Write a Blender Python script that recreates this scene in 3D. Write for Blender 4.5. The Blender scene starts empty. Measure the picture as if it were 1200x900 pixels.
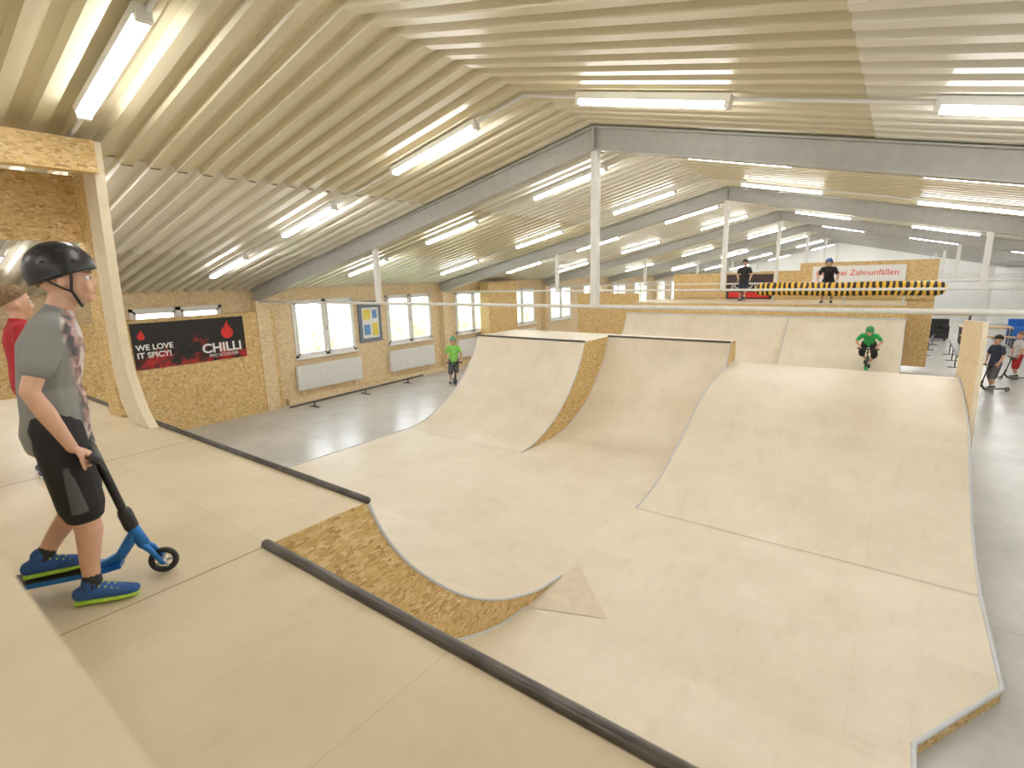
import bpy, math, random
from mathutils import Vector, Matrix, noise
random.seed(4)
scene=bpy.context.scene
V=Vector
# ------------------------------------------------------------ materials
MATS={}
def new_mat(name):
    m=bpy.data.materials.new(name);m.use_nodes=True
    return m,m.node_tree,m.node_tree.nodes["Principled BSDF"]
def plain(name,col,rough=.6,metal=0,var=.06,scale=8,bump=0):
    if name in MATS: return MATS[name]
    m,nt,b=new_mat(name)
    tc=nt.nodes.new("ShaderNodeTexCoord");n=nt.nodes.new("ShaderNodeTexNoise");n.inputs["Scale"].default_value=scale;n.inputs["Detail"].default_value=2
    nt.links.new(tc.outputs["Object"],n.inputs["Vector"])
    r=nt.nodes.new("ShaderNodeValToRGB")
    r.color_ramp.elements[0].position=.3;r.color_ramp.elements[1].position=.7
    r.color_ramp.elements[0].color=tuple(max(0,c*(1-var)) for c in col)+(1,)
    r.color_ramp.elements[1].color=tuple(min(1,c*(1+var)) for c in col)+(1,)
    nt.links.new(n.outputs[0],r.inputs[0]);nt.links.new(r.outputs[0],b.inputs["Base Color"])
    b.inputs["Roughness"].default_value=rough;b.inputs["Metallic"].default_value=metal
    MATS[name]=m;return m
def osb(name,cols,scale=1.0):
    m,nt,b=new_mat(name);L=nt.links
    tc=nt.nodes.new("ShaderNodeTexCoord")
    nz=nt.nodes.new("ShaderNodeTexNoise");nz.inputs["Scale"].default_value=14;nz.inputs["Detail"].default_value=1;L.new(tc.outputs["Object"],nz.inputs["Vector"])
    mx=nt.nodes.new("ShaderNodeVectorMath");mx.operation='MULTIPLY_ADD';mx.inputs[1].default_value=(.035,.035,.035)
    L.new(nz.outputs["Color"],mx.inputs[0]);L.new(tc.outputs["Object"],mx.inputs[2])
    outs=[]
    for sc,rot in (((18,22,80),(.6,.5,.4)),((80,18,22),(.9,.3,.9))):
        mp=nt.nodes.new("ShaderNodeMapping");mp.inputs["Scale"].default_value=tuple(s*scale for s in sc);mp.inputs["Rotation"].default_value=rot
        L.new(mx.outputs[0],mp.inputs["Vector"])
        vo=nt.nodes.new("ShaderNodeTexVoronoi");vo.inputs["Scale"].default_value=1
        L.new(mp.outputs[0],vo.inputs["Vector"])
        sp=nt.nodes.new("ShaderNodeSeparateColor");L.new(vo.outputs["Color"],sp.inputs[0]);outs.append(sp)
    g=nt.nodes.new("ShaderNodeMath");g.operation='GREATER_THAN';g.inputs[1].default_value=.5;L.new(outs[0].outputs[1],g.inputs[0])
    x=nt.nodes.new("ShaderNodeMix");L.new(g.outputs[0],x.inputs[0]);L.new(outs[0].outputs[0],x.inputs[2]);L.new(outs[1].outputs[0],x.inputs[3])
    r=nt.nodes.new("ShaderNodeValToRGB");cr=r.color_ramp
    cr.elements[0].color=cols[0]+(1,);cr.elements[1].color=cols[-1]+(1,);cr.elements[1].position=1
    for i,c in enumerate(cols[1:-1]):
        e=cr.elements.new([.16,.5,.8][i]);e.color=c+(1,)
    L.new(x.outputs[0],r.inputs[0]);L.new(r.outputs[0],b.inputs["Base Color"]);b.inputs["Roughness"].default_value=.55
    MATS[name]=m;return m
def ply(name,c1,c2,rough=.38,bw=2.5,bh=1.25,mort=.003,seam=(.88,.86,.81),grain=.96,wear=.93):
    m,nt,b=new_mat(name);L=nt.links
    tc=nt.nodes.new("ShaderNodeTexCoord")
    br=nt.nodes.new("ShaderNodeTexBrick");br.inputs["Scale"].default_value=1;br.inputs["Brick Width"].default_value=bw;br.inputs["Row Height"].default_value=bh
    br.inputs["Mortar Size"].default_value=mort;br.inputs["Mortar Smooth"].default_value=.3
    br.inputs["Color1"].default_value=(.965,.96,.955,1);br.inputs["Color2"].default_value=(1,1,1,1);br.inputs["Mortar"].default_value=seam+(1,)
    L.new(tc.outputs["Object"],br.inputs["Vector"])
    n=nt.nodes.new("ShaderNodeTexNoise");n.inputs["Scale"].default_value=.8;n.inputs["Detail"].default_value=6;n.inputs["Roughness"].default_value=.65;L.new(tc.outputs["Object"],n.inputs["Vector"])
    r=nt.nodes.new("ShaderNodeValToRGB");r.color_ramp.elements[0].position=.32;r.color_ramp.elements[1].position=.66
    r.color_ramp.elements[0].color=c1+(1,);r.color_ramp.elements[1].color=c2+(1,);L.new(n.outputs[0],r.inputs[0])
    mg=nt.nodes.new("ShaderNodeMapping");mg.inputs["Scale"].default_value=(3,45,45);L.new(tc.outputs["Object"],mg.inputs["Vector"])
    n3=nt.nodes.new("ShaderNodeTexNoise");n3.inputs["Scale"].default_value=1;n3.inputs["Detail"].default_value=2;L.new(mg.outputs[0],n3.inputs["Vector"])
    r3=nt.nodes.new("ShaderNodeValToRGB");r3.color_ramp.elements[0].color=(grain,grain*.99,grain*.98,1);r3.color_ramp.elements[1].color=(1,1,1,1);L.new(n3.outputs[0],r3.inputs[0])
    mw=nt.nodes.new("ShaderNodeMapping");mw.inputs["Scale"].default_value=(2.6,.9,.9);mw.inputs["Rotation"].default_value=(0,0,.3);L.new(tc.outputs["Object"],mw.inputs["Vector"])
    n4=nt.nodes.new("ShaderNodeTexNoise");n4.inputs["Scale"].default_value=2.2;n4.inputs["Detail"].default_value=7;n4.inputs["Roughness"].default_value=.7;L.new(mw.outputs[0],n4.inputs["Vector"])
    r4=nt.nodes.new("ShaderNodeValToRGB");r4.color_ramp.elements[0].position=.30;r4.color_ramp.elements[1].position=.48;r4.color_ramp.elements[0].color=(wear,wear*.99,wear*.975,1);r4.color_ramp.elements[1].color=(1,1,1,1);L.new(n4.outputs[0],r4.inputs[0])
    cur=r.outputs[0]
    for o in (br.outputs["Color"],r3.outputs[0],r4.outputs[0]):
        x=nt.nodes.new("ShaderNodeMix");x.data_type='RGBA';x.blend_type='MULTIPLY';x.inputs[0].default_value=1
        L.new(cur,x.inputs[6]);L.new(o,x.inputs[7]);cur=x.outputs[2]
    L.new(cur,b.inputs["Base Color"]);b.inputs["Roughness"].default_value=rough
    MATS[name]=m;return m
def emis(name,col,s):
    m=bpy.data.materials.new(name);m.use_nodes=True;nt=m.node_tree;nt.nodes.clear()
    e=nt.nodes.new("ShaderNodeEmission");e.inputs[0].default_value=col+(1,);e.inputs[1].default_value=s
    o=nt.nodes.new("ShaderNodeOutputMaterial");nt.links.new(e.outputs[0],o.inputs[0]);MATS[name]=m;return m
OSB=osb("osb_board",[(.42,.25,.09),(.59,.39,.15),(.69,.48,.20),(.75,.55,.26),(.82,.66,.38)])
OSBL=osb("osb_pale",[(.62,.45,.25),(.70,.53,.31),(.76,.60,.37),(.80,.65,.42),(.84,.71,.50)],.8)
PLY=ply("birch_ply_ramp",(.70,.62,.48),(.81,.74,.61),.38,seam=(.9,.88,.84))
PLYD=ply("birch_ply_deck",(.60,.51,.35),(.73,.63,.46),.4,seam=(.85,.82,.76))
PLYP=plain("birch_patch",(.66,.56,.42),.4)
PLYE=plain("birch_edge",(.80,.71,.54),.5,var=.05)
SEAM=plain("board_joint",(.30,.22,.12),.7)
CONC=ply("concrete_floor",(.50,.50,.49),(.61,.61,.60),.26,bw=6,bh=6,mort=.006,seam=(.7,.7,.7),grain=.98)
STEEL=plain("galvanised_steel",(.62,.63,.64),.35,.5)
EDGE=plain("ramp_edge_steel",(.60,.62,.65),.45,.0)
DSTEEL=plain("dark_coping_steel",(.10,.09,.085),.35,.6,var=.3)
BEAM=plain("painted_steel_beam",(.46,.45,.42),.45)
POST=plain("light_grey_post",(.70,.69,.66),.4)
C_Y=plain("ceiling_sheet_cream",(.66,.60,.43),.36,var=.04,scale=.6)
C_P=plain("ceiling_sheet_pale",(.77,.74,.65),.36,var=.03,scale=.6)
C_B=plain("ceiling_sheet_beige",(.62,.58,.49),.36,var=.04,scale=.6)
WHITE=plain("white_paint",(.82,.82,.80),.5,var=.03)
WHITEG=plain("white_enamel",(.85,.85,.84),.3,var=.02)
BLACK=plain("black_rubber",(.02,.02,.022),.5,var=.3)
LAMP=emis("fluorescent_tube_glow",(1,.985,.96),41)
# ------------------------------------------------------------ mesh builder
class MB:
    def __init__(s,mats): s.v=[];s.f=[];s.m=[];s.mats=mats;s.M=Matrix.Identity(4);s.sm=[]
    def idx(s,mat):
        if mat not in s.mats: s.mats.append(mat)
        return s.mats.index(mat)
    def add(s,vs,fs,mat,smooth=False):
        o=len(s.v);s.v+=[s.M@V(p) for p in vs];k=s.idx(mat)
        for f in fs: s.f.append([o+i for i in f]);s.m.append(k);s.sm.append(smooth)
    def box(s,a,b,mat):
        x0,y0,z0=a;x1,y1,z1=b
        s.add([(x0,y0,z0),(x1,y0,z0),(x1,y1,z0),(x0,y1,z0),(x0,y0,z1),(x1,y0,z1),(x1,y1,z1),(x0,y1,z1)],
              [(3,2,1,0),(4,5,6,7),(0,1,5,4),(1,2,6,5),(2,3,7,6),(3,0,4,7)],mat)
    def obox(s,c,X,Y,Z,mat,faces=None):
        c=V(c);X=V(X);Y=V(Y);Z=V(Z)
        vs=[c+a*X+b*Y+d*Z for d in(-1,1) for a,b in((-1,-1),(1,-1),(1,1),(-1,1))]
        F_=[(3,2,1,0),(4,5,6,7),(0,1,5,4),(1,2,6,5),(2,3,7,6),(3,0,4,7)]
        s.add(vs,F_ if faces is None else [F_[i] for i in faces],mat)
    def prism(s,poly,axis,a,b,mat,side=None,sides=None):
        def P(p,t):
            l=list(p);l.insert(axis,t);return tuple(l)
        n=len(poly)
        s.add([P(p,a) for p in poly],[tuple(range(n))],mat)
        s.add([P(p,b) for p in poly],[tuple(reversed(range(n)))],mat)
        for i in range(n):
            j=(i+1)%n;mm=sides[i] if sides else (side or mat)
            s.add([P(poly[i],a),P(poly[j],a),P(poly[j],b),P(poly[i],b)],[(0,1,2,3)],mm)
    def tube(s,pts,rad,mat,seg=10,ref=(0,1,0),cap=True,smooth=True):
        pts=[V(p) for p in pts];n=len(pts)
        if not isinstance(rad,(list,tuple)): rad=[rad]*n
        rad=[(r,r) if not isinstance(r,(list,tuple)) else r for r in rad]
        rings=[]
        def frame(t):
            a=V(ref)-t*t.dot(V(ref))
            if a.length<.15:
                a=V((1,0,0))-t*t.x
                if a.length<.15:a=V((0,0,1))-t*t.z
            a.normalize();return a,t.cross(a)
        T=[]
        for i in range(n):
            t=(pts[min(i+1,n-1)]-pts[max(i-1,0)])
            T.append(t.normalized() if t.length>1e-9 else V((0,0,1)))
        def ring(p,t,ra,rb):
            a,b=frame(t)
            return [p+a*ra*math.cos(2*math.pi*k/seg)+b*rb*math.sin(2*math.pi*k/seg) for k in range(seg)]
        if cap:
            q=min(rad[0])
            for ph in (70,35): 
                c=math.cos(math.radians(ph));rings.append(ring(pts[0]-T[0]*q*math.sin(math.radians(ph)),T[0],rad[0][0]*c,rad[0][1]*c))
        for i in range(n): rings.append(ring(pts[i],T[i],*rad[i]))
        if cap:
            q=min(rad[-1])
            for ph in (35,70):
                c=math.cos(math.radians(ph));rings.append(ring(pts[-1]+T[-1]*q*math.sin(math.radians(ph)),T[-1],rad[-1][0]*c,rad[-1][1]*c))
        vs=[p for r in rings for p in r];fs=[]
        for i in range(len(rings)-1):
            for k in range(seg):
                k2=(k+1)%seg;fs.append((i*seg+k,i*seg+k2,(i+1)*seg+k2,(i+1)*seg+k))
        fs.append(tuple(reversed(range(seg))));fs.append(tuple(range((len(rings)-1)*seg,len(rings)*seg)))
        s.add(vs,fs,mat,smooth)
    def ell(s,c,r,mat,seg=14,rg=9,dome=None):
        c=V(c);vs=[];fs=[]
        vs.append(c+V((0,0,r[2])))
        for i in range(1,rg+1):
            for k in range(seg):
                th=2*math.pi*k/seg
                mx=math.pi if dome is None else math.radians(dome[0]+dome[1]*math.cos(th))
                ph=mx*i/(rg+ (1 if dome is None else 0))
                vs.append(c+V((r[0]*math.sin(ph)*math.cos(th),r[1]*math.sin(ph)*math.sin(th),r[2]*math.cos(ph))))
        for k in range(seg): fs.append((0,1+k,1+(k+1)%seg))
        for i in range(rg-1):
            for k in range(seg):
                a=1+i*seg+k;b=1+i*seg+(k+1)%seg;fs.append((a,a+seg,b+seg,b))
        if dome is None:
            vs.append(c-V((0,0,r[2])));l=len(vs)-1;o=1+(rg-1)*seg
            for k in range(seg): fs.append((l,o+(k+1)%seg,o+k))
        s.add(vs,fs,mat,True)
    def obj(s,name,parent=None,voxel=None,smooth_it=3):
        me=bpy.data.meshes.new(name);me.from_pydata([tuple(p) for p in s.v],[],s.f)
        for m in s.mats: me.materials.append(m)
        me.polygons.foreach_set("material_index",s.m);me.polygons.foreach_set("use_smooth",s.sm);me.update()
        o=bpy.data.objects.new(name,me);scene.collection.objects.link(o)
        if voxel:
            r=o.modifiers.new("r","REMESH");r.mode='VOXEL';r.voxel_size=voxel
            sm=o.modifiers.new("s","SMOOTH");sm.iterations=smooth_it;sm.factor=.5
            dg=bpy.context.evaluated_depsgraph_get();dg.update()
            me2=bpy.data.meshes.new_from_object(o.evaluated_get(dg));o.modifiers.clear();o.data=me2
            me2.name=name
            me2.materials.clear();me2.materials.append(s.mats[0])
            me2.polygons.foreach_set("material_index",[0]*len(me2.polygons));me2.polygons.foreach_set("use_smooth",[True]*len(me2.polygons))
        if parent: o.parent=parent
        return o
def empty(name,loc=(0,0,0),rot=0,scale=1,rotx=0):
    e=bpy.data.objects.new(name,None);scene.collection.objects.link(e);e.location=loc;e.rotation_euler=(rotx,0,rot);e.scale=(scale,)*3;return e
def text(name,body,loc,rot,size,mat,parent=None,align='LEFT',sx=1,ext=.002,bold=0):
    t=bpy.data.curves.new(name,"FONT");t.body=body;t.size=size;t.extrude=ext;t.align_x=align;t.offset=bold
    o=bpy.data.objects.new(name,t);scene.collection.objects.link(o);o.location=loc;o.rotation_euler=rot;o.scale=(sx,1,1);t.materials.append(mat)
    if parent:o.parent=parent
    return o
# ------------------------------------------------------------ room constants
XW,XE,XR=-13.24,6.18,-3.53
YS,YN=-3.0,47.25
ZR,SL=5.15,.22
FZ=-.12
roofz=lambda x:ZR-SL*abs(x-XR)
# camera
f,p_,y_,r_=602.03,math.radians(11.77),math.radians(36.887),math.radians(-1.466)
F=V((-math.sin(y_)*math.cos(p_),math.cos(y_)*math.cos(p_),-math.sin(p_)));R=V((math.cos(y_),math.sin(y_),0));U=R.cross(F)
R2=R*math.cos(r_)+U*math.sin(r_);U2=-R*math.sin(r_)+U*math.cos(r_)
cd=bpy.data.cameras.new("camera");cam=bpy.data.objects.new("camera",cd);scene.collection.objects.link(cam)
cam.matrix_world=Matrix(((R2.x,U2.x,-F.x,0),(R2.y,U2.y,-F.y,0),(R2.z,U2.z,-F.z,3.18),(0,0,0,1)))
cd.sensor_width=36;cd.lens=f/1200*36;cd.clip_start=.02;cd.clip_end=300
cd.dof.use_dof=True;cd.dof.focus_distance=6.0;cd.dof.aperture_fstop=2.4
scene.camera=cam
# ------------------------------------------------------------ floor, ceiling, walls
b=MB([CONC]);b.box((XW-.3,YS-.3,FZ-.2),(XE+.3,YN+.3,FZ),CONC);b.obj("floor")
b=MB([C_Y,C_P,C_B])
per=.27;prof=[]
y=YS-.2
while y<YN+.2:
    prof+=[(y,0),(y+.11,0),(y+.140,.07),(y+.240,.07)];y+=per
prof.append((y,0))
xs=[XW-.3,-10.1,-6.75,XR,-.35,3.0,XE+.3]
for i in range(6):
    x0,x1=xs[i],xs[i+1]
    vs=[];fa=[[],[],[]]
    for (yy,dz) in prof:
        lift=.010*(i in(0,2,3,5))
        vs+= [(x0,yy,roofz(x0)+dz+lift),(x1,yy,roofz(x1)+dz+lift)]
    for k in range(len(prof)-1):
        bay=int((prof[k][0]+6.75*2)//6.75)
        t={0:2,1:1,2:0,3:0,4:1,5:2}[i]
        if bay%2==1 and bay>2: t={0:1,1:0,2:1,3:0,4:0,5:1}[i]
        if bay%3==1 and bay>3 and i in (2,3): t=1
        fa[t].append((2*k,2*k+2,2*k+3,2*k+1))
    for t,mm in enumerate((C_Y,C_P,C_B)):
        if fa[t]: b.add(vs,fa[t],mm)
b.prism([(XW-.4,roofz(XW-.4)+.10),(XR,ZR+.10),(XE+.4,roofz(XE+.4)+.10),(XE+.4,roofz(XE+.4)+.25),(XR,ZR+.25),(XW-.4,roofz(XW-.4)+.25)],1,YS-.3,YN+.3,C_B)  # unseen slab added above the sheets to stop sky light leaking through gaps
b.obj("ceiling")
wins=[(4.0,5.9)]+[(7.72+3.25*k,9.70+3.25*k) for k in range(12)]
WT,WB=2.70,1.12
b=MB([OSBL]);t=.28
ztop=roofz(XW)-.0
b.box((XW-t,YS,FZ),(XW,YN,WB),OSBL);b.box((XW-t,YS,WT),(XW,YN,ztop+.1),OSBL)
ya=YS
for (a,c) in wins:
    b.box((XW-t,ya,WB),(XW,a,WT),OSBL);ya=c
b.box((XW-t,ya,WB),(XW,YN,WT),OSBL)
b.obj("wall_left")
GL,nt,_b=new_mat("window_glass");nt.nodes.clear()
tr=nt.nodes.new("ShaderNodeBsdfTransparent");gl=nt.nodes.new("ShaderNodeBsdfGlossy");gl.inputs["Roughness"].default_value=.02;mx=nt.nodes.new("ShaderNodeMixShader");mx.inputs[0].default_value=.06
o_=nt.nodes.new("ShaderNodeOutputMaterial");nt.links.new(tr.outputs[0],mx.inputs[1]);nt.links.new(gl.outputs[0],mx.inputs[2]);nt.links.new(mx.outputs[0],o_.inputs[0])
for i,(a,c) in enumerate(wins):
    b=MB([WHITEG]);x0,x1=XW-.14,XW+.03;m=(a+c)/2;w=.07
    b.box((x0,a,WB),(x1,a+w,WT),WHITEG);b.box((x0,c-w,WB),(x1,c,WT),WHITEG);b.box((x0,a,WT-w),(x1,c,WT),WHITEG);b.box((x0,a,WB),(x1,c,WB+w),WHITEG)
    b.box((x0,m-.06,WB),(x1,m+.06,WT),WHITEG)
    for (p,q) in ((a+w,m-.06),(m+.06,c-w)):
        for (u0,u1) in ((p,p+.045),(q-.045,q)): b.box((x0+.03,u0,WB+w),(x1+.015,u1,WT-w),WHITEG)
        b.box((x0+.03,p,WB+w),(x1+.015,q,WB+w+.045),WHITEG);b.box((x0+.03,p,WT-w-.045),(x1+.015,q,WT-w),WHITEG)
        b.box((x0+.06,p,WB+w),(x0+.065,q,WT-w),GL)
    b.box((XW+.0,a-.05,WB-.04),(XW+.14,c+.05,WB),WHITEG)
    b.box((x1,m-.02,WB+.7),(x1+.05,m+.02,WB+.82),STEEL)
    b.obj("window_%d"%(i+1))
def gable(name,yy,mat):
    b=MB([mat]);b.prism([(XW,FZ),(XE,FZ),(XE,roofz(XE)+.1),(XR,ZR+.1),(XW,roofz(XW)+.1)],1,yy,yy+.2,mat);return b.obj(name)
gable("wall_back",YS-.2,WHITE);gable("wall_far",YN,WHITE)
b=MB([WHITE]);b.box((XE,YS,FZ),(XE+.25,YN,roofz(XE)+.1),WHITE);b.obj("wall_right")
beams=[6.75*k for k in range(0,7)]
b=MB([OSBL])
for yb in beams[1:]:
    b.box((XW,yb-.1,FZ),(XW+.22,yb+.25,ztop-.25),OSBL)
b.obj("trim_1")
b=MB([OSBL]);b.box((XW,7.3,FZ),(XW+.16,15.3,FZ+.16),OSBL);b.box((XW,17.5,FZ),(XW+.05,46,FZ+.1),OSBL);b.obj("baseboard_left")
for yb in beams:
    b=MB([BEAM]);d=.30
    for (xa,xb) in ((XW,XR),(XR,XE)):
        za,zb=roofz(xa)-.01,roofz(xb)-.01
        def sl(y0,y1,t0,t1): b.prism([(xa,za-t1),(xb,zb-t1),(xb,zb-t0),(xa,za-t0)],1,y0,y1,BEAM)
        sl(yb-.01,yb+.01,.0,d);sl(yb-.09,yb+.09,0,.02);sl(yb-.09,yb+.09,d-.02,d)
    for xx in (XR-.012,XR): b.box((xx,yb-.09,ZR-.32),(xx+.012,yb+.09,ZR-.02),BEAM)
    if yb>0:
        b.tube([(XW,yb,2.73),(XE,yb,2.73)],.028,POST,seg=8)
        b.box((XR-.05,yb-.05,2.73),(XR+.05,yb+.05,ZR-.3),POST)
        for xx in (XR-4.8,XR+4.8): b.box((xx-.045,yb-.045,2.73),(xx+.045,yb+.045,roofz(xx)-.3),POST)
    b.box((XE-.2,yb-.1,FZ),(XE,yb+.1,roofz(XE)-.3),BEAM)
    b.obj("steel_roof_beam")
for k in range(-1,14):
    yy=1.64+3.375*k
    if yy>YN-1: break
    b=MB([WHITEG]);
    for sg,cs in ((1,(-10.72,-7.84,-4.95)),(-1,(-2.07,.83,3.72))):
        D=V((1,0,SL*sg)).normalized();N=V((-SL*sg,0,1)).normalized();Y=V((0,1,0))
        for cx in cs:
            c=V((cx,yy,roofz(cx)));h=.77
            b.obox(c-N*.035,D*h,Y*.055,N*.03,WHITEG)
            b.obox(c-N*.085,D*(h-.04),Y*.042,N*.02,LAMP,faces=(0,2,4))
            for e in (-1,1): b.obox(c-N*.085+D*e*(h-.02),D*.02,Y*.05,N*.026,WHITEG)
        xa,xb=((XW+1,XR) if sg==1 else (XR,XE-1))
        b.tube([(xa,yy+.03,roofz(xa)-.03),(xb,yy+.03,roofz(xb)-.03)],.018,WHITE,seg=6)
    b.obj("fluorescent_light_row")
# ------------------------------------------------------------ ramps
QP=[(0,1.78),(.11,1.50),(.28,1.22),(.49,.97),(.74,.72),(1.03,.49),(1.34,.31),(1.65,.17),(1.99,.06),(2.39,.004)]
def smoothp(P,n=4):
    out=[]
    for i in range(len(P)-1):
        p0=V(P[max(i-1,0)]);p1=V(P[i]);p2=V(P[i+1]);p3=V(P[min(i+2,len(P)-1)])
        for k in range(n):
            t=k/n;out.append(tuple(.5*((2*p1)+(p2-p0)*t+(2*p0-5*p1+4*p2-p3)*t*t+(3*p1-p0-3*p2+p3)*t**3)))
    out.append(P[-1]);return out
def rampobj(name,x0,x1,prof,back=None,mat=PLY,coping=None,edges=True,cr=.03,base=0,deckmat=None,side=OSB):
    b=MB([OSB]);P=smoothp(prof)
    poly=list(P);lip=P[0];foot=P[-1]
    if back is not None: poly=[(back,base),(back,lip[1])]+poly
    else: poly=[(lip[0],base)]+poly
    if foot[1]>base+.01: poly.append((foot[0],base))
    n=len(poly);sides=[]
    k0=2 if back is not None else 1
    for i in range(n):
        if i==0: sides.append(side)
        elif back is not None and i==1: sides.append(deckmat or mat)
        elif k0<=i<k0+len(P)-1: sides.append(mat)
        else: sides.append(side)
    b.prism(poly,0,x0,x1,side,sides=sides)
    if edges:
        for xx in (x0,x1): b.tube([(xx,p[0],p[1]+.002) for p in P],.013,EDGE,seg=6,ref=(1,0,0))
    if coping: b.tube([(x0,lip[0],lip[1]+.008),(x1,lip[0],lip[1]+.008)],cr,coping,seg=10,ref=(0,1,0))
    return b.obj(name)
fwd=lambda y0:[(y0+a,z) for a,z in QP]
rev=lambda y0:[(y0-a,z) for a,z in QP]
DZ=1.78
b=MB([OSB])
b.prism([(-9.2,-2.6),(.39,-2.6),(.39,1.24),(-2.63,1.24),(-2.63,1.91),(-9.2,1.91)],2,FZ,DZ,PLYD,side=OSB)
b.box((-2.634,-2.6,DZ),(-2.627,1.22,DZ+.001),SEAM);b.box((-9.2,-.6,DZ),(.39,-.594,DZ+.001),SEAM)
b.box((-5.1,-2.6,DZ),(-5.094,1.88,DZ+.001),SEAM)
b.obj("ramp_platform")
rampobj("quarter_pipe",-2.63,.39,fwd(1.24),coping=DSTEEL,cr=.028)
rampobj("quarter_pipe",-9.2,-2.632,fwd(1.91),coping=DSTEEL,cr=.026)
b=MB([PLY])
b.prism([(-8.3,1.95),(.39,1.95),(.39,3.93),(.94,4.90),(.94,17.6),(-8.3,17.6)],2,FZ+.0,0.0,PLY,side=OSB)
for pa,pb in (((.39,2),(.39,3.93)),((.39,3.93),(.94,4.9)),((.94,4.9),(.94,8.6)),((-8.3,2),(-8.3,8))):
    b.tube([pa+(-.002,),pb+(-.002,)],.018,EDGE,seg=8,ref=(0,0,1))
b.add([(-2.6,4.62,.005),(-1.9,3.93,.005),(-2.6,3.66,.005)],[(0,2,1)],PLYP)
b.obj("plywood_ramp_floor")
rampobj("quarter_pipe",-8.3,-5.3,rev(9.68),back=11.3,coping=DSTEEL,cr=.022)
rampobj("quarter_pipe",-5.298,-2.63,rev(10.82),back=11.3,coping=DSTEEL,cr=.022)
BX=[(11.45,1.30),(10.7,1.30),(9.9,1.20),(9.3,1.08),(8.8,.90),(8.16,.57),(7.5,.27),(6.9,.09),(6.3,.004)]
rampobj("funbox_ramp",-2.628,.94,[(13.9,.004),(13.2,.2),(12.3,.85)]+BX,mat=PLY)
b=MB([OSB]);b.prism([(9.05,.05),(9.4,2.42),(12.0,2.24),(12.0,.05)],0,.955,1.01,OSBL,side=PLYE);b.obj("osb_side_wall")
rampobj("quarter_pipe",-7.85,-2.62,rev(17.5),back=17.97,coping=EDGE,cr=.022)
rampobj("bank_ramp",-2.618,.2,[(17.5,1.78),(16.7,1.0),(16.0,.45),(15.3,.12),(14.6,.004)],back=17.97,coping=EDGE,cr=.022)
b=MB([OSB]);b.box((-7.85,18.0,0),(.2,20.9,2.12),OSB);b.box((-7.85,17.98,2.12),(.2,20.9,2.15),PLYD);b.obj("far_platform")
b=MB([OSB])
b.box((-7.4,21.0,0),(-4.2,21.06,3.12),OSB);b.box((-4.2,21.0,0),(.9,21.06,3.15),OSB)
b.box((-2.9,20.94,2.15),(.9,21.0,3.4),OSB)
b.obj("osb_back_wall")
b=MB([OSB]);b.box((-10.5,18.6,FZ),(-7.9,18.7,2.45),OSB);b.box((-10.5,18.7,FZ),(-10.4,21,2.45),OSB);b.obj("osb_partition")
TIG,nt,bs=new_mat("tiger_stripe_pad")
tc=nt.nodes.new("ShaderNodeTexCoord");wv=nt.nodes.new("ShaderNodeTexWave");wv.inputs["Scale"].default_value=2.1;wv.inputs["Distortion"].default_value=3;wv.inputs["Detail Scale"].default_value=1.5
nt.links.new(tc.outputs["Object"],wv.inputs["Vector"]);rr=nt.nodes.new("ShaderNodeValToRGB");rr.color_ramp.interpolation='CONSTANT'
rr.color_ramp.elements[0].color=(.02,.015,.01,1);rr.color_ramp.elements[1].color=(.80,.48,.05,1);rr.color_ramp.elements[1].position=.5
nt.links.new(wv.outputs[1],rr.inputs[0]);nt.links.new(rr.outputs[0],bs.inputs["Base Color"])
b=MB([TIG]);b.tube([(-3.5,17.95,2.60)]+[(-3.5+.43*k,17.95,2.6+.01*math.sin(k)) for k in range(1,10)]+[(.8,17.95,2.6)],.20,TIG,seg=14)
for xx in (-3.2,-1.3,.1): b.tube([(xx,18.05,2.17),(xx,18.05,2.5)],.03,POST,seg=8)
b.obj("striped_safety_bar")
RED=plain("banner_red",(.75,.03,.02),.5);BNW=plain("banner_white",(.85,.84,.82),.5,var=.02)
e=empty("white_sponsor_banner",(-2.5,20.9,2.75));b=MB([BNW]);b.box((0,0,0),(2.6,.02,.52),BNW);b.obj("cloth",e)
text("lettering","Cool bei Zahnunfällen",(.1,-.003,.2),(math.pi/2,0,0),.26,RED,e)
DK=plain("banner_dark",(.05,.03,.03),.5,var=.5,scale=3)
e=empty("dark_poster",(-5.35,20.96,2.1));b=MB([DK]);b.box((0,0,0),(1.6,.02,.95),DK);b.box((.1,-.01,.1),(1.5,0,.3),RED);b.obj("cloth",e)
text("lettering","SCOOTER",(.15,-.013,.45),(math.pi/2,0,0),.28,BNW,e)
b=MB([OSB]);b.box((XW+.02,.5,FZ),(XW+.2,7.1,2.48),OSB);b.obj("osb_wall_panel")
CH,nt,bs=new_mat("banner_black_red")
tc=nt.nodes.new("ShaderNodeTexCoord");n1=nt.nodes.new("ShaderNodeTexNoise");n1.inputs["Scale"].default_value=2.6;n1.inputs["Detail"].default_value=9;n1.inputs["Roughness"].default_value=.7
nt.links.new(tc.outputs["Object"],n1.inputs["Vector"])
sx=nt.nodes.new("ShaderNodeSeparateXYZ");nt.links.new(tc.outputs["Object"],sx.inputs[0])
ma=nt.nodes.new("ShaderNodeMath");ma.operation='MULTIPLY_ADD';ma.inputs[1].default_value=-.3;nt.links.new(sx.outputs[2],ma.inputs[0]);nt.links.new(n1.outputs[0],ma.inputs[2])
rr=nt.nodes.new("ShaderNodeValToRGB");rr.color_ramp.elements[0].position=.42;rr.color_ramp.elements[0].color=(.012,.01,.012,1);rr.color_ramp.elements[1].position=.55;rr.color_ramp.elements[1].color=(.45,.02,.02,1)
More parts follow.
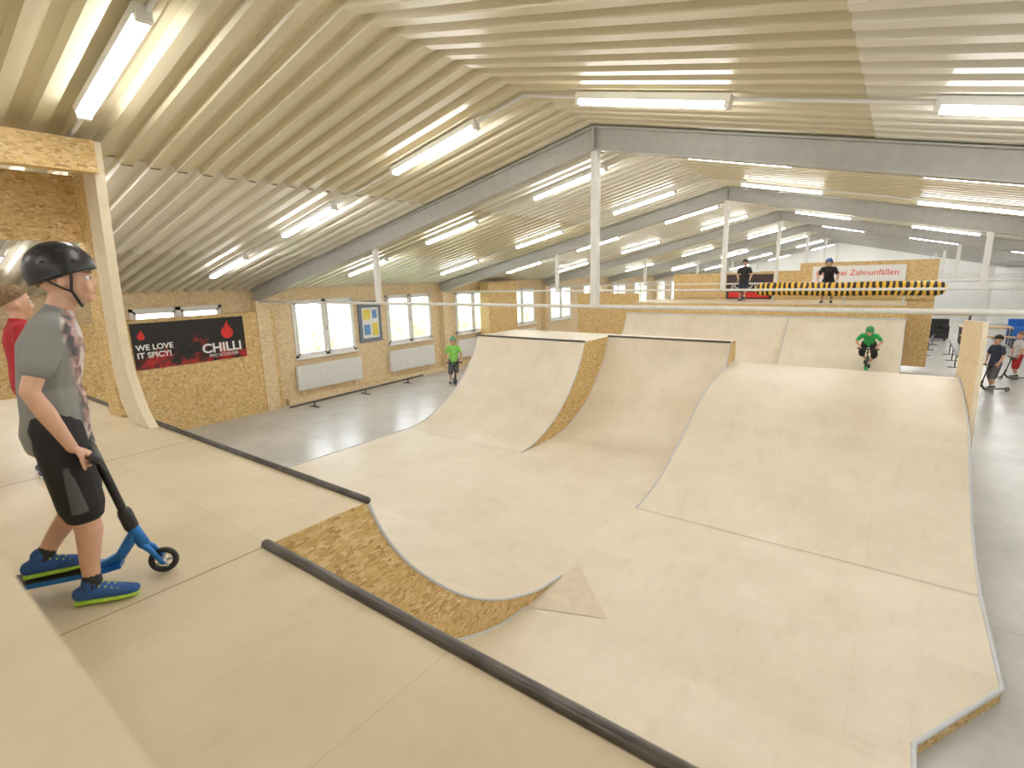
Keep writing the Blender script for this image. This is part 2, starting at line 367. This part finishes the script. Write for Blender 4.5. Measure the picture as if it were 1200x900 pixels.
nt.links.new(ma.outputs[0],rr.inputs[0]);nt.links.new(rr.outputs[0],bs.inputs["Base Color"]);bs.inputs["Roughness"].default_value=.45
bx=XW+.21
e=empty("chili_flame_banner",(bx,3.9,1.40))
b=MB([CH]);b.box((0,0,0),(.012,2.38,1.0),CH)
def flame(b,cy,cz,s,mat):
    pts=[(0,-.5),(-.22,-.42),(-.34,-.2),(-.30,.02),(-.2,.18),(-.17,.05),(-.1,.0),(-.12,.2),(-.02,.42),(.1,.55),(.06,.35),(.12,.2),(.2,.28),(.2,.12),(.32,-.05),(.34,-.22),(.22,-.42)]
    n=len(pts);b.add([(.016,cy+x*s,cz+z*s) for x,z in pts]+[(.016,cy,cz-.1*s)],[(i,(i+1)%n,n) for i in range(n)],mat)
flame(b,1.97,.70,.42,RED);flame(b,.18,.75,.22,RED);b.obj("cloth",e)
rx=(math.pi/2,0,math.pi/2)
text("lettering_big","CHILLI",(.016,1.36,.20),rx,.30,BNW,e,sx=1.05,bold=.008)
text("lettering_small","PRO SCOOTER",(.016,1.50,.09),rx,.10,BNW,e)
text("lettering_slogan","WE LOVE\nIT SPICY!",(.016,.05,.42),rx,.17,BNW,e,bold=.004)
BLU=plain("board_blue_grey",(.18,.22,.28),.5)
b=MB([BLU]);b.box((XW,9.86,1.30),(XW+.05,10.72,2.56),BLU)
YEL=plain("paper_yellow",(.8,.68,.12),.6);PB=plain("paper_blue",(.15,.32,.62),.6)
b.box((XW+.05,9.98,1.42),(XW+.06,10.6,2.36),BNW)
b.box((XW+.06,10.02,2.0),(XW+.065,10.28,2.3),YEL);b.box((XW+.06,10.36,2.02),(XW+.065,10.54,2.28),PB);b.box((XW+.06,10.02,1.52),(XW+.065,10.26,1.84),PB);b.box((XW+.06,10.34,1.48),(XW+.065,10.56,1.88),YEL)
b.obj("notice_board")
for (a,c) in ((7.64,9.77),(10.93,12.92),(14.2,15.3),(17.7,19.4)):
    b=MB([WHITEG]);b.box((XW+.03,a,.22),(XW+.13,c,.90),WHITEG)
    yy=a+.03
    while yy<c-.04: b.box((XW+.13,yy,.26),(XW+.142,yy+.035,.86),WHITEG);yy+=.06
    for yy in (a+.15,c-.2): b.tube([(XW+.08,yy,FZ),(XW+.08,yy,.25)],.015,WHITEG,seg=6)
    b.obj("radiator")
b=MB([OSB]);b.box((XW+.15,15.5,FZ),(XW+.6,17.35,2.98),OSB);b.obj("osb_cupboard")
def rail(p,q,h=.22):
    b=MB([BLACK]);p=V(p);q=V(q);b.tube([p+V((0,0,h)),q+V((0,0,h))],.03,DSTEEL,seg=8)
    n=3
    for k in range(n):
        c=p.lerp(q,(k+.4)/(n-.2));b.tube([c+V((0,0,.02)),c+V((0,0,h))],.018,DSTEEL,seg=6);b.box((c.x-.18,c.y-.04,c.z),(c.x+.18,c.y+.04,c.z+.02),DSTEEL)
    b.obj("grind_rail")
rail((-12.35,6.9,FZ),(-12.6,11.8,FZ),.14);rail((1.7,21.5,FZ),(1.75,26,FZ),.45);rail((.9,24,FZ),(1.4,29,FZ),.35)
b=MB([OSB])
b.box((-6.22,.15,4.22),(-6.08,1.80,4.50),OSB)
b.box((-6.95,.15,3.65),(-6.9,1.80,4.30),OSB)
edge=[(-6.10,4.5),(-6.17,3.9),(-6.22,3.4),(-6.27,2.9),(-6.28,2.6),(-6.25,2.35),(-6.15,2.12),(-6.02,1.92),(-5.86,1.785)]
edge=smoothp(edge,3)
left=[(x-.34-(.0 if z>2.6 else (2.6-z)*.25),z) for x,z in edge]
b.prism(edge+left[::-1],1,1.78,1.86,PLYE,side=PLYE)
l2=[(-6.45,4.48),(-6.6,2.7),(-6.75,2.1),(-6.7,1.785),(-7.1,1.785),(-7.0,4.33)]
b.prism(l2,1,1.80,1.88,OSB,side=OSB)
b.obj("wallride_housing")
b=MB([PLYD]);b.box((-3.6,-.35,DZ+.003),(1.0,.075,2.81),PLYD);b.box((-3.6,-.37,2.81),(1.0,.09,2.83),PLYD);b.obj("platform_guard_wall")
GR=plain("hedge_green",(.36,.50,.22),.8,var=.5,scale=3);GRS=plain("grass",(.36,.46,.22),.9,var=.3)
b=MB([GRS]);b.box((-60,-20,-.6),(XW-.4,70,-.5),GRS);b.obj("lawn")
b=MB([GR])
for k in range(46):
    yy=-5+k*1.5;b.ell((-24+random.uniform(-1.2,1.2),yy,-.1),(1.6,1.4,random.uniform(.7,1.9)),GR,seg=12,rg=7)
b.obj("hedge")
def table(name,x,y,w,d,h,mat,legm):
    b=MB([mat]);b.box((x,y,h-.05+FZ),(x+w,y+d,h+FZ),mat)
    for xx in (x+.05,x+w-.1):
        for yy in (y+.05,y+d-.1): b.box((xx,yy,FZ),(xx+.05,yy+.05,h-.05+FZ),legm)
    b.obj(name)
WOODT=plain("wood_table",(.5,.33,.16),.5)
table("wooden_table",2.2,29,1.7,.8,.75,WOODT,DSTEEL);table("wooden_table",1.4,36,1.8,.8,.75,WOODT,DSTEEL)
table("bench",2.2,28.2,1.7,.35,.45,WOODT,DSTEEL)
b=MB([BLACK]);b.box((.2,30,FZ+.1),(1.95,30.9,.35),BLACK);b.box((.2,30.7,.35),(1.95,30.95,.8),BLACK);b.box((.2,30,.3),(.45,30.9,.55),BLACK);b.box((1.7,30,.3),(1.95,30.9,.55),BLACK)
for xx in (.3,1.8): b.box((xx,30.1,FZ),(xx+.08,30.8,FZ+.1),DSTEEL)
b.obj("black_sofa")
BLP=plain("blue_vinyl",(.02,.15,.55),.4)
b=MB([BLP]);b.box((4.1,31.0,FZ),(5.9,32.4,.40),BLP);b.box((4.15,31.05,.40),(5.85,32.35,.46),BLP);b.box((4.1,32.2,.46),(5.9,32.4,.75),BLP);b.obj("blue_crash_mat")
b=MB([WHITE]);b.box((4.2,40,FZ),(6.1,40.12,3.0),WHITE);b.box((4.9,39.96,FZ),(5.8,40.0,2.0),WHITE);b.obj("white_partition")
# ------------------------------------------------------------ people
SK=plain("skin_fair",(.66,.40,.28),.5,var=.05,scale=20)
SKT=plain("skin_tan",(.60,.35,.23),.5,var=.05,scale=20)
LIP=plain("lips",(.50,.20,.16),.5);EYW=plain("eye_white",(.85,.85,.83),.2);IRI=plain("iris_dark",(.05,.03,.02),.15)
HAIRB=plain("hair_brown",(.20,.12,.055),.7,var=.4,scale=60)
def J(**k):
    d=dict(pel=(0,0,.80),wai=(0,0,.94),che=(.0,0,1.10),nek=(0,0,1.235),hd=(.02,0,1.375),
     shL=(0,.155,1.185),shR=(0,-.155,1.185),elL=(-.02,.20,.95),elR=(-.02,-.20,.95),wrL=(.07,.19,.74),wrR=(.07,-.19,.74),
     hiL=(0,.078,.78),hiR=(0,-.078,.78),knL=(.02,.09,.42),knR=(.02,-.09,.42),anL=(0,.10,.078),anR=(0,-.10,.078))
    d.update(k);return {a:V(c) for a,c in d.items()}
def hand(b,W,d,n,side,mat,curl,sc=1.0):
    d=V(d).normalized();n=(V(n)-d*V(n).dot(d)).normalized();s=d.cross(n)*side
    b.tube([W-d*.012*sc,W+d*.02*sc,W+d*.05*sc,W+d*.076*sc],[(.02*sc,.016*sc),(.026*sc,.015*sc),(.035*sc,.014*sc),(.034*sc,.011*sc)],mat,seg=10,ref=s)
    for i,L in enumerate((.060,.067,.062,.048)):
        p=W+d*.072*sc+s*(.027-.018*i)*sc;pts=[p-d*.012*sc,p];a=0
        for fr,k in ((.45,1),(.3,1.15),(.25,.8)):
            a+=curl*k;q=d*math.cos(a)+n*math.sin(a);p=p+q*L*fr*sc;pts.append(p)
        b.tube(pts,[.0085*sc,.0088*sc,.008*sc,.0074*sc,.0062*sc],mat,seg=8,ref=s)
    p=W+d*.018*sc+s*.022*sc;q1=(d*.55+s*.7+n*.35).normalized();q2=(d*.7+s*.15+n*(.3+curl*.5)).normalized()
    b.tube([p-q1*.01*sc,p+q1*.03*sc,p+q1*.03*sc+q2*.026*sc,p+q1*.03*sc+q2*.05*sc],[.011*sc,.0105*sc,.009*sc,.007*sc],mat,seg=8,ref=n)
def shoe(bu,bs,A,yaw,mu,ms,sc=1.0):
    M=Matrix.Translation((A.x,A.y,A.z-.075))@Matrix.Rotation(yaw,4,'Z')@Matrix.Scale(sc,4)
    bu.M=M;bs.M=M
    bu.tube([(-.05,0,.045),(-.02,0,.05),(.04,0,.046),(.10,0,.036),(.15,0,.030)],[(.030,.034),(.034,.038),(.037,.036),(.040,.026),(.034,.018)],mu,seg=12)
    bu.tube([(0,0,.05),(-.004,0,.09)],[.036,.038],mu,seg=12)
    bs.tube([(-.06,0,.014),(0,0,.014),(.08,0,.014),(.15,0,.016)],[(.034,.013),(.036,.014),(.044,.014),(.038,.012)],ms,seg=12)
    for k in range(4): bs.tube([(.03+.022*k,-.024,.079-.008*k),(.035+.022*k,0,.086-.009*k),(.03+.022*k,.024,.079-.008*k)],.0035,ms,seg=6)
    bu.M=bs.M=Matrix.Identity(4)
def person(name,loc,face,H,j,skin,shirt,pants,shoe_m,sole_m,vox=.012,helmet=None,hair=HAIRB,cap=None,long=False,short_z=.12,curlL=.9,curlR=.9,hdirL=None,hdirR=None,headyaw=0,headpitch=0,fyL=.1,fyR=-.1,sleeve=.62,shirt_hem=-.07,stripe=None):
    e=empty(name,loc,math.atan2(face[1],face[0]),H/1.5)
    lat=V((0,1,0));up=(j['nek']-j['pel']).normalized()
    b=MB([skin])
    b.tube([j['pel']-up*.05,j['pel'],j['wai'],j['che'],j['che'].lerp(j['nek'],.6),j['nek']],[(.10,.08),(.128,.095),(.108,.08),(.132,.092),(.115,.075),(.05,.05)],skin,seg=16)
    b.tube([j['nek']-up*.03,j['nek'].lerp(j['hd'],.5),j['hd']-V((.01,0,.04))],[.052,.045,.045],skin)
    for s in 'LR':
        sh,el,wr=j['sh'+s],j['el'+s],j['wr'+s]
        b.tube([j['che'].lerp(j['nek'],.6),sh],[.05,.048],skin)
        b.tube([sh,sh.lerp(el,.5),el,el.lerp(wr,.35),wr],[.047,.041,.034,.034,.021],skin)
        hi,kn,an=j['hi'+s],j['kn'+s],j['an'+s]
        kb=(an-kn).cross(lat).normalized()*.012
        b.tube([hi,hi.lerp(kn,.5),kn,kn.lerp(an,.3)+kb,kn.lerp(an,.7),an],[.078,.068,.049,.05,.036,.03],skin,seg=12)
    HM=Matrix.Translation(j['hd'])@Matrix.Rotation(headyaw,4,'Z')@Matrix.Rotation(headpitch,4,'Y')
    b.M=HM
    b.ell((-.012,0,.03),(.092,.074,.095),skin);b.ell((.02,0,-.038),(.066,.056,.062),skin);b.ell((.064,0,-.076),(.020,.024,.018),skin)
    b.tube([(.078,0,.012),(.088,0,-.008),(.094,0,-.020)],[.008,.010,.011],skin,seg=8);b.ell((.085,0,-.025),(.011,.016,.008),skin)
    b.ell((.068,.036,-.03),(.016,.018,.022),skin);b.ell((.068,-.036,-.03),(.016,.018,.022),skin)
    b.ell((.072,0,-.052),(.014,.022,.013),skin);b.ell((.066,0,.03),(.018,.05,.012),skin)
    for s in (-1,1): b.ell((-.008,s*.076,-.008),(.018,.011,.03),skin)
    b.M=Matrix.Identity(4);b.obj("body",e,voxel=vox)
    b=MB([skin]);b.M=HM
    for s in (-1,1):
        b.ell((.071,s*.031,.008),(.0125,.0145,.0095),EYW,8,6);b.ell((.0805,s*.032,.008),(.0045,.0065,.0068),IRI,8,6)
        b.tube([(.080,s*.015,.028),(.083,s*.033,.033),(.073,s*.05,.029)],.0035,hair,seg=6)
    b.tube([(.078,-.019,-.055),(.0855,0,-.053),(.078,.019,-.055)],[.003,.0045,.003],LIP,seg=6)
    b.obj("face",e)
    b=MB([hair]);b.M=HM
    if helmet:
        b.ell((-.015,0,.03),(.096,.079,.10),hair,18,9,dome=(100,-24))
        b.ell((-.012,0,.036),(.122,.101,.122),helmet,24,12,dome=(98,-17))
        b.ell((-.012,0,.036),(.108,.088,.110),BLACK,24,12,dome=(98,-17))
        rim=[]
        for k in range(25):
            th=2*math.pi*k/24;ph=math.radians(98-17*math.cos(th));rim.append((-.012+.115*math.sin(ph)*math.cos(th),.095*math.sin(ph)*math.sin(th),.036+.116*math.cos(ph)))
        b.tube(rim,.008,helmet,seg=8,ref=(0,0,1),cap=False)
        for s in (-1,1):
            for k,(th,ph) in enumerate(((40,48),(80,48),(120,50),(60,70),(110,72))):
                t_=math.radians(th)*s;q=math.radians(ph);b.ell((-.012+.119*math.sin(q)*math.cos(t_),.098*math.sin(q)*math.sin(t_),.036+.119*math.cos(q)),(.011,.008,.006),BLACK,8,6)
            b.tube([(.03,s*.088,.02),(.02,s*.078,-.04),(.035,s*.05,-.092),(.035,0,-.108)],(.006),BLACK,seg=6)
            b.tube([(-.05,s*.088,.0),(0,s*.08,-.035),(.02,s*.074,-.045)],.005,BLACK,seg=6)
    elif cap:
        b.ell((-.015,0,.03),(.096,.079,.10),hair,18,9,dome=(100,-24))
        b.ell((-.012,0,.04),(.104,.086,.108),cap,20,9,dome=(88,-4))
        b.tube([(.06,0,.052),(.12,0,.048),(.16,0,.038)],[(.07,.006),(.065,.006),(.035,.005)],cap,seg=12)
    else:
        b.ell((-.016,0,.034),(.100,.083,.106),hair,20,10,dome=(92,-32))
    b.obj("headwear" if (helmet or cap) else "hair",e)
    b=MB([shirt]);u=up
    b.tube([j['pel']+u*shirt_hem,j['pel']+u*.02,j['wai'],j['che'],j['che'].lerp(j['nek'],.62),j['nek']-u*.005],[(.152,.118),(.148,.115),(.135,.104),(.150,.110),(.128,.086),(.060,.060)],shirt,seg=18)
    for s in 'LR':
        sh,el,wr=j['sh'+s],j['el'+s],j['wr'+s];c=j['che'].lerp(j['nek'],.62)
        b.tube([c,c.lerp(sh,.6),sh],[.07,.062,.058],shirt)
        if sleeve<=1: b.tube([sh,sh.lerp(el,sleeve*.5),sh.lerp(el,sleeve)],[.058,.058,.057],shirt)
        else: b.tube([sh,el,el.lerp(wr,.92)],[.056,.045,.034],shirt)
    b.obj("shirt",e,voxel=vox,smooth_it=4)
    b=MB([pants])
    b.tube([j['pel']-u*.06,j['pel'],j['pel']+u*.08],[(.125,.10),(.138,.108),(.13,.10)],pants,seg=16)
    for s in 'LR':
        hi,kn,an=j['hi'+s],j['kn'+s],j['an'+s]
        if long: b.tube([hi,hi.lerp(kn,.5),kn,kn.lerp(an,.9)],[.088,.078,.064,.055],pants,seg=14)
        else:
            b.tube([hi,hi.lerp(kn,.5),kn.lerp(hi,.05),kn.lerp(an,short_z)],[.092,.088,.083,.080],pants,seg=14)
    b.obj("trousers" if long else "shorts",e,voxel=vox,smooth_it=3)
    if stripe:
        b=MB([stripe])
        for s,sg in (('L',1),('R',-1)):
            hi,kn=j['hi'+s],j['kn'+s];o=V((.0,sg*.080,0))
            b.tube([hi.lerp(kn,.45)+o*1.04,hi.lerp(kn,.7)+o*1.0,kn.lerp(hi,.02)+o*.97],[(.006,.012),(.006,.022),(.006,.030)],stripe,seg=10,ref=(0,1,0))
        b.obj("side_stripe",e)
    b=MB([shoe_m]);b2=MB([sole_m])
    for s,fy in (('L',fyL),('R',fyR)):
        shoe(b,b2,j['an'+s],fy,shoe_m,sole_m)
        an,kn=j['an'+s],j['kn'+s];
        b2.tube([an,an.lerp(kn,.12)],[.037,.036],BLACK if stripe else BNW,seg=10)
    b.obj("shoes",e,voxel=min(vox,.008),smooth_it=2);b2.obj("shoe_soles",e)
    b=MB([skin])
    for s,sd,cu,hd in (('L',1,curlL,hdirL),('R',-1,curlR,hdirR)):
        wr,el=j['wr'+s],j['el'+s];d=(wr-el).normalized() if hd is None else V(hd[0]).normalized()
        n=V((0,-sd,0)) if hd is None else V(hd[1])
        hand(b,wr,d,n,sd if hd is None else sd*(1),skin,cu)
    b.obj("hands",e,voxel=(.004 if vox<.01 else None),smooth_it=1)
    return e
def scooter(name,loc,face,frame,bar,whl,Hb=.66,scale=1,rotx=None,steer=0,rake=.24):
    e=empty(name,loc,math.atan2(face[1],face[0]),scale)
    if rotx is not None: e.rotation_euler=(0,rotx,math.atan2(face[1],face[0]))
    b=MB([frame])
    b.prism([(-.36,-.052),(-.36,.052),(.12,.055),(.20,.03),(.20,-.03),(.12,-.055)],2,.070,.090,frame,side=frame)
    b.prism([(-.30,-.050),(-.30,.050),(.10,.052),(.10,-.052)],2,.090,.0925,BLACK)
    b.tube([(.12,0,.08),(.20,0,.115),(.262,0,.205)],[(.030,.018),(.026,.022),(.024,.024)],frame,seg=10)
    b.tube([(.285,0,.15),(.255,0,.235)],.024,frame,seg=12)
    b.tube([(.254,0,.236),(.240,0,.30)],.027,bar,seg=12)
    for s in (-1,1):
        b.tube([(.287,s*.012,.145),(.31,s*.022,.12),(.345,s*.022,.055)],[.014,.012,.010],frame,seg=8)
        b.tube([(-.34,s*.025,.08),(-.40,s*.022,.055)],.009,frame,seg=8)
    b.tube([(-.34,0,.105),(-.40,0,.118),(-.45,0,.10)],[(.025,.004)]*3,BLACK,seg=8)
    tx=.240-(Hb-.30)*rake
    l=V((-math.sin(steer),math.cos(steer),0));T=V((tx,0,Hb))
    b.tube([(.240,0,.29),(tx,0,Hb)],.016,bar,seg=10)
    b.tube([T-l*.10,T+l*.10],.014,bar,seg=10,ref=(0,0,1))
    for s in (-1,1): 
        b.tube([T+l*s*.09,T+l*s*.235],.018,BLACK,seg=10,ref=(0,0,1))
        b.tube([(tx+.12*rake,0,Hb-.12),T+l*s*.12],.009,bar,seg=8,ref=(0,0,1))
    b.obj("frame",e)
    b=MB([whl])
    for cx in (.345,-.40):
        pts=[(cx+.045*math.cos(a),0,.059+.045*math.sin(a)) for a in [2*math.pi*k/24 for k in range(25)]]
        b.tube(pts,.0125,whl,seg=8,ref=(0,1,0),cap=False)
        b.tube([(cx,-.014,.059),(cx,.014,.059)],.014,STEEL,seg=10,ref=(0,0,1))
        for k in range(5):
            a=2*math.pi*k/5;b.tube([(cx,0,.059),(cx+.042*math.cos(a),0,.059+.042*math.sin(a))],.006,STEEL,seg=6)
    b.obj("wheels",e);return e,tx
C=lambda n,c,**k:plain(n,c,k.get('rough',.8),var=k.get('var',.12),scale=k.get('scale',14))
SH_G,nt,bs=new_mat("grey_print_tshirt")
tc=nt.nodes.new("ShaderNodeTexCoord");n1=nt.nodes.new("ShaderNodeTexNoise");n1.inputs["Scale"].default_value=16;n1.inputs["Detail"].default_value=5
nt.links.new(tc.outputs["Object"],n1.inputs["Vector"]);sx=nt.nodes.new("ShaderNodeSeparateXYZ");nt.links.new(tc.outputs["Object"],sx.inputs[0])
mr=nt.nodes.new("ShaderNodeMapRange");mr.inputs[1].default_value=.065;mr.inputs[2].default_value=.08;nt.links.new(sx.outputs[0],mr.inputs[0])
rr=nt.nodes.new("ShaderNodeValToRGB");cr=rr.color_ramp;cr.elements[0].position=.4;cr.elements[0].color=(.10,.09,.10,1);cr.elements[1].position=.6;cr.elements[1].color=(.62,.60,.58,1);ee=cr.elements.new(.5);ee.color=(.45,.28,.26,1)
nt.links.new(n1.outputs[0],rr.inputs[0]);mx=nt.nodes.new("ShaderNodeMix");mx.data_type='RGBA';mx.inputs[6].default_value=(.25,.255,.245,1)
nt.links.new(mr.outputs[0],mx.inputs[0]);nt.links.new(rr.outputs[0],mx.inputs[7]);nt.links.new(mx.outputs[2],bs.inputs["Base Color"]);bs.inputs["Roughness"].default_value=.9
HB=plain("helmet_black",(.015,.015,.018),.35,var=.1)
BK=C("black_cloth",(.018,.018,.02));BLUEF=plain("blue_anodised",(.02,.17,.52),.3,.4)
SHB=C("shoe_blue",(.03,.10,.32));LIME=C("sole_lime",(.45,.75,.08))
STR=C("grey_stripe",(.10,.105,.11))
fd=V((.50,.866,0)).normalized();ldv=V((-fd.y,fd.x,0))
P=V((-3.02,.44,DZ));PS=P+fd*.035;SS=1.15;ST=.32
sc,tx=scooter("kick_scooter",PS,fd,BLUEF,BLACK,BLACK,Hb=.60,scale=SS,steer=ST,rake=.22)
lw=ldv*math.cos(ST)-fd*math.sin(ST)
HS=1.57/1.5
fp=V((.30,.954,0)).normalized();lp=V((-fp.y,fp.x,0))
PB_=P+fd*.155
def loc_(w):
    d=V(w)-PB_;return V((d.dot(fp),d.dot(lp),d.z))/HS
T0=PS+(fd*tx+V((0,0,.60)))*SS
wl=loc_(T0+lw*.19)+V((-.06,0,.045));wr=loc_(T0-lw*.19)+V((-.06,0,.045))
dk=loc_(PS-fd*.06+V((0,0,.1075)))
jb=J(pel=(-.02,.0,.80),wai=(-.02,0,.94),che=(.01,0,1.10),nek=(.05,0,1.235),hd=(.10,0,1.37),
     shL=(.035,.155,1.185),shR=(.035,-.155,1.185),elL=(-.04,.21,.95),elR=(-.055,-.215,.955),wrL=wl,wrR=wr,
     hiL=(-.02,.078,.78),hiR=(-.02,-.078,.78),knL=(.0,.085,.44),knR=(.015,-.11,.42),anL=(dk.x,dk.y,dk.z+.076),anR=(.0,-.15,.078))
hv=loc_(PB_+lw)*HS
gd=V((hv.y,-hv.x,0)).normalized()
HD=((gd.x*.8,gd.y*.8,-.6),(-gd.x*.6,-gd.y*.6,-.8))
person("boy_with_helmet",PB_,fp,1.57,jb,SK,SH_G,BK,SHB,LIME,vox=.007,helmet=HB,curlL=1.05,curlR=1.05,hdirL=HD,hdirR=HD,fyL=-.1,fyR=-.30,short_z=.0,stripe=STR,headyaw=-.05)
RD=C("red_cloth",(.42,.02,.03))
person("child_in_red",(-5.12,.86,DZ),(.1,1,0),1.42,J(),SK,RD,RD,C("shoe_grey",(.1,.12,.16)),BNW,vox=.012,curlL=.4,curlR=.4)
GRN=C("lime_shirt",(.25,.62,.12));GRY=C("grey_cloth",(.12,.12,.13));GN2=C("green_shirt",(.03,.38,.10));NVY=C("navy_cloth",(.03,.04,.07))
def rider(name,loc,face,H,shirt,pants,helmet,skin=SKT,cap=None,rotx=None,crouch=False,frame=BLACK,Hb=.72):
    sc,tx=scooter("kick_scooter",loc,face,frame,BLACK,BLACK,Hb=Hb,scale=H/1.5,rotx=rotx)
    gx=tx
    if crouch:
        j=J(pel=(-.20,0,.72),wai=(-.15,0,.84),che=(-.07,0,.98),nek=(.0,0,1.09),hd=(.06,0,1.215),shL=(-.02,.16,1.05),shR=(-.02,-.16,1.05),elL=(-.02,.29,.86),elR=(-.02,-.29,.86),
            wrL=(gx-.06,.19,Hb+.05),wrR=(gx-.06,-.19,Hb+.05),hiL=(-.19,.08,.71),hiR=(-.19,-.08,.71),knL=(.04,.15,.47),knR=(-.06,-.15,.45),anL=(.0,.04,.168),anR=(-.2,-.04,.168))
    else:
        j=J(elL=(.02,.24,.96),elR=(.02,-.24,.96),wrL=(gx-.06,.19,Hb+.05),wrR=(gx-.06,-.19,Hb+.05),anL=(.0,.03,.168),anR=(-.1,-.13,.078),knR=(-.02,-.11,.42),knL=(.04,.07,.46))
    e=person(name,loc,face,H,j,skin,shirt,pants,BK,BNW,vox=.013,helmet=helmet,cap=cap,curlL=1.0,curlR=1.0,hdirL=((.8,0,-.6),(-.6,0,-.8)),hdirR=((.8,0,-.6),(-.6,0,-.8)))
    if rotx is not None: e.rotation_euler=(0,rotx,math.atan2(face[1],face[0]))
HW=plain("helmet_teal",(.1,.4,.25),.35);HBL=plain("helmet_blue",(.03,.10,.35),.3)
rider("child_on_scooter",(-11.1,11.75,FZ),(.75,-.65,0),1.5,GRN,GRY,HW)
rider("child_on_scooter",(-.50,16.22,.60),(0,-1,0),1.42,GN2,BK,plain("helmet_green",(.05,.30,.12),.3),rotx=.45,crouch=True,frame=GN2)
rider("child_on_scooter",(2.2,18.2,FZ),(-.8,-.5,0),1.5,NVY,GRY,None,cap=BK)
rider("child_on_scooter",(2.92,20.4,FZ),(-.9,-.3,0),1.4,C("white_shirt",(.6,.58,.58)),RD,None)
rider("child_on_scooter",(-4.35,19.3,2.155),(.1,-1,0),1.4,BK,NVY,HB)
j=J(pel=(-.15,0,.70),wai=(-.08,0,.83),che=(.02,0,.97),nek=(.10,0,1.08),hd=(.16,0,1.2),shL=(.07,.155,1.04),shR=(.07,-.155,1.04),elL=(.12,.26,.82),elR=(.12,-.26,.82),wrL=(.22,.24,.66),wrR=(.22,-.24,.66),
    hiL=(-.14,.08,.68),hiR=(-.14,-.08,.68),knL=(.08,.12,.40),knR=(.08,-.12,.40),anL=(-.06,.12,.078),anR=(-.06,-.12,.078))
person("child_leaning_on_bar",(-1.78,18.45,2.15),(0,-1,0),1.5,j,SKT,BK,BK,BK,BNW,vox=.013,helmet=HBL)
# ------------------------------------------------------------ world
w=bpy.data.worlds.new("sky");scene.world=w;w.use_nodes=True
bg=w.node_tree.nodes["Background"];bg.inputs[0].default_value=(.88,.94,1,1);bg.inputs[1].default_value=6.0
sun=bpy.data.lights.new("sun","SUN");sun.energy=3;sun.angle=.02;so=bpy.data.objects.new("sun",sun);scene.collection.objects.link(so);so.rotation_euler=(.6,.5,.3)
scene.view_settings.view_transform='Standard'
scene.view_settings.exposure=0
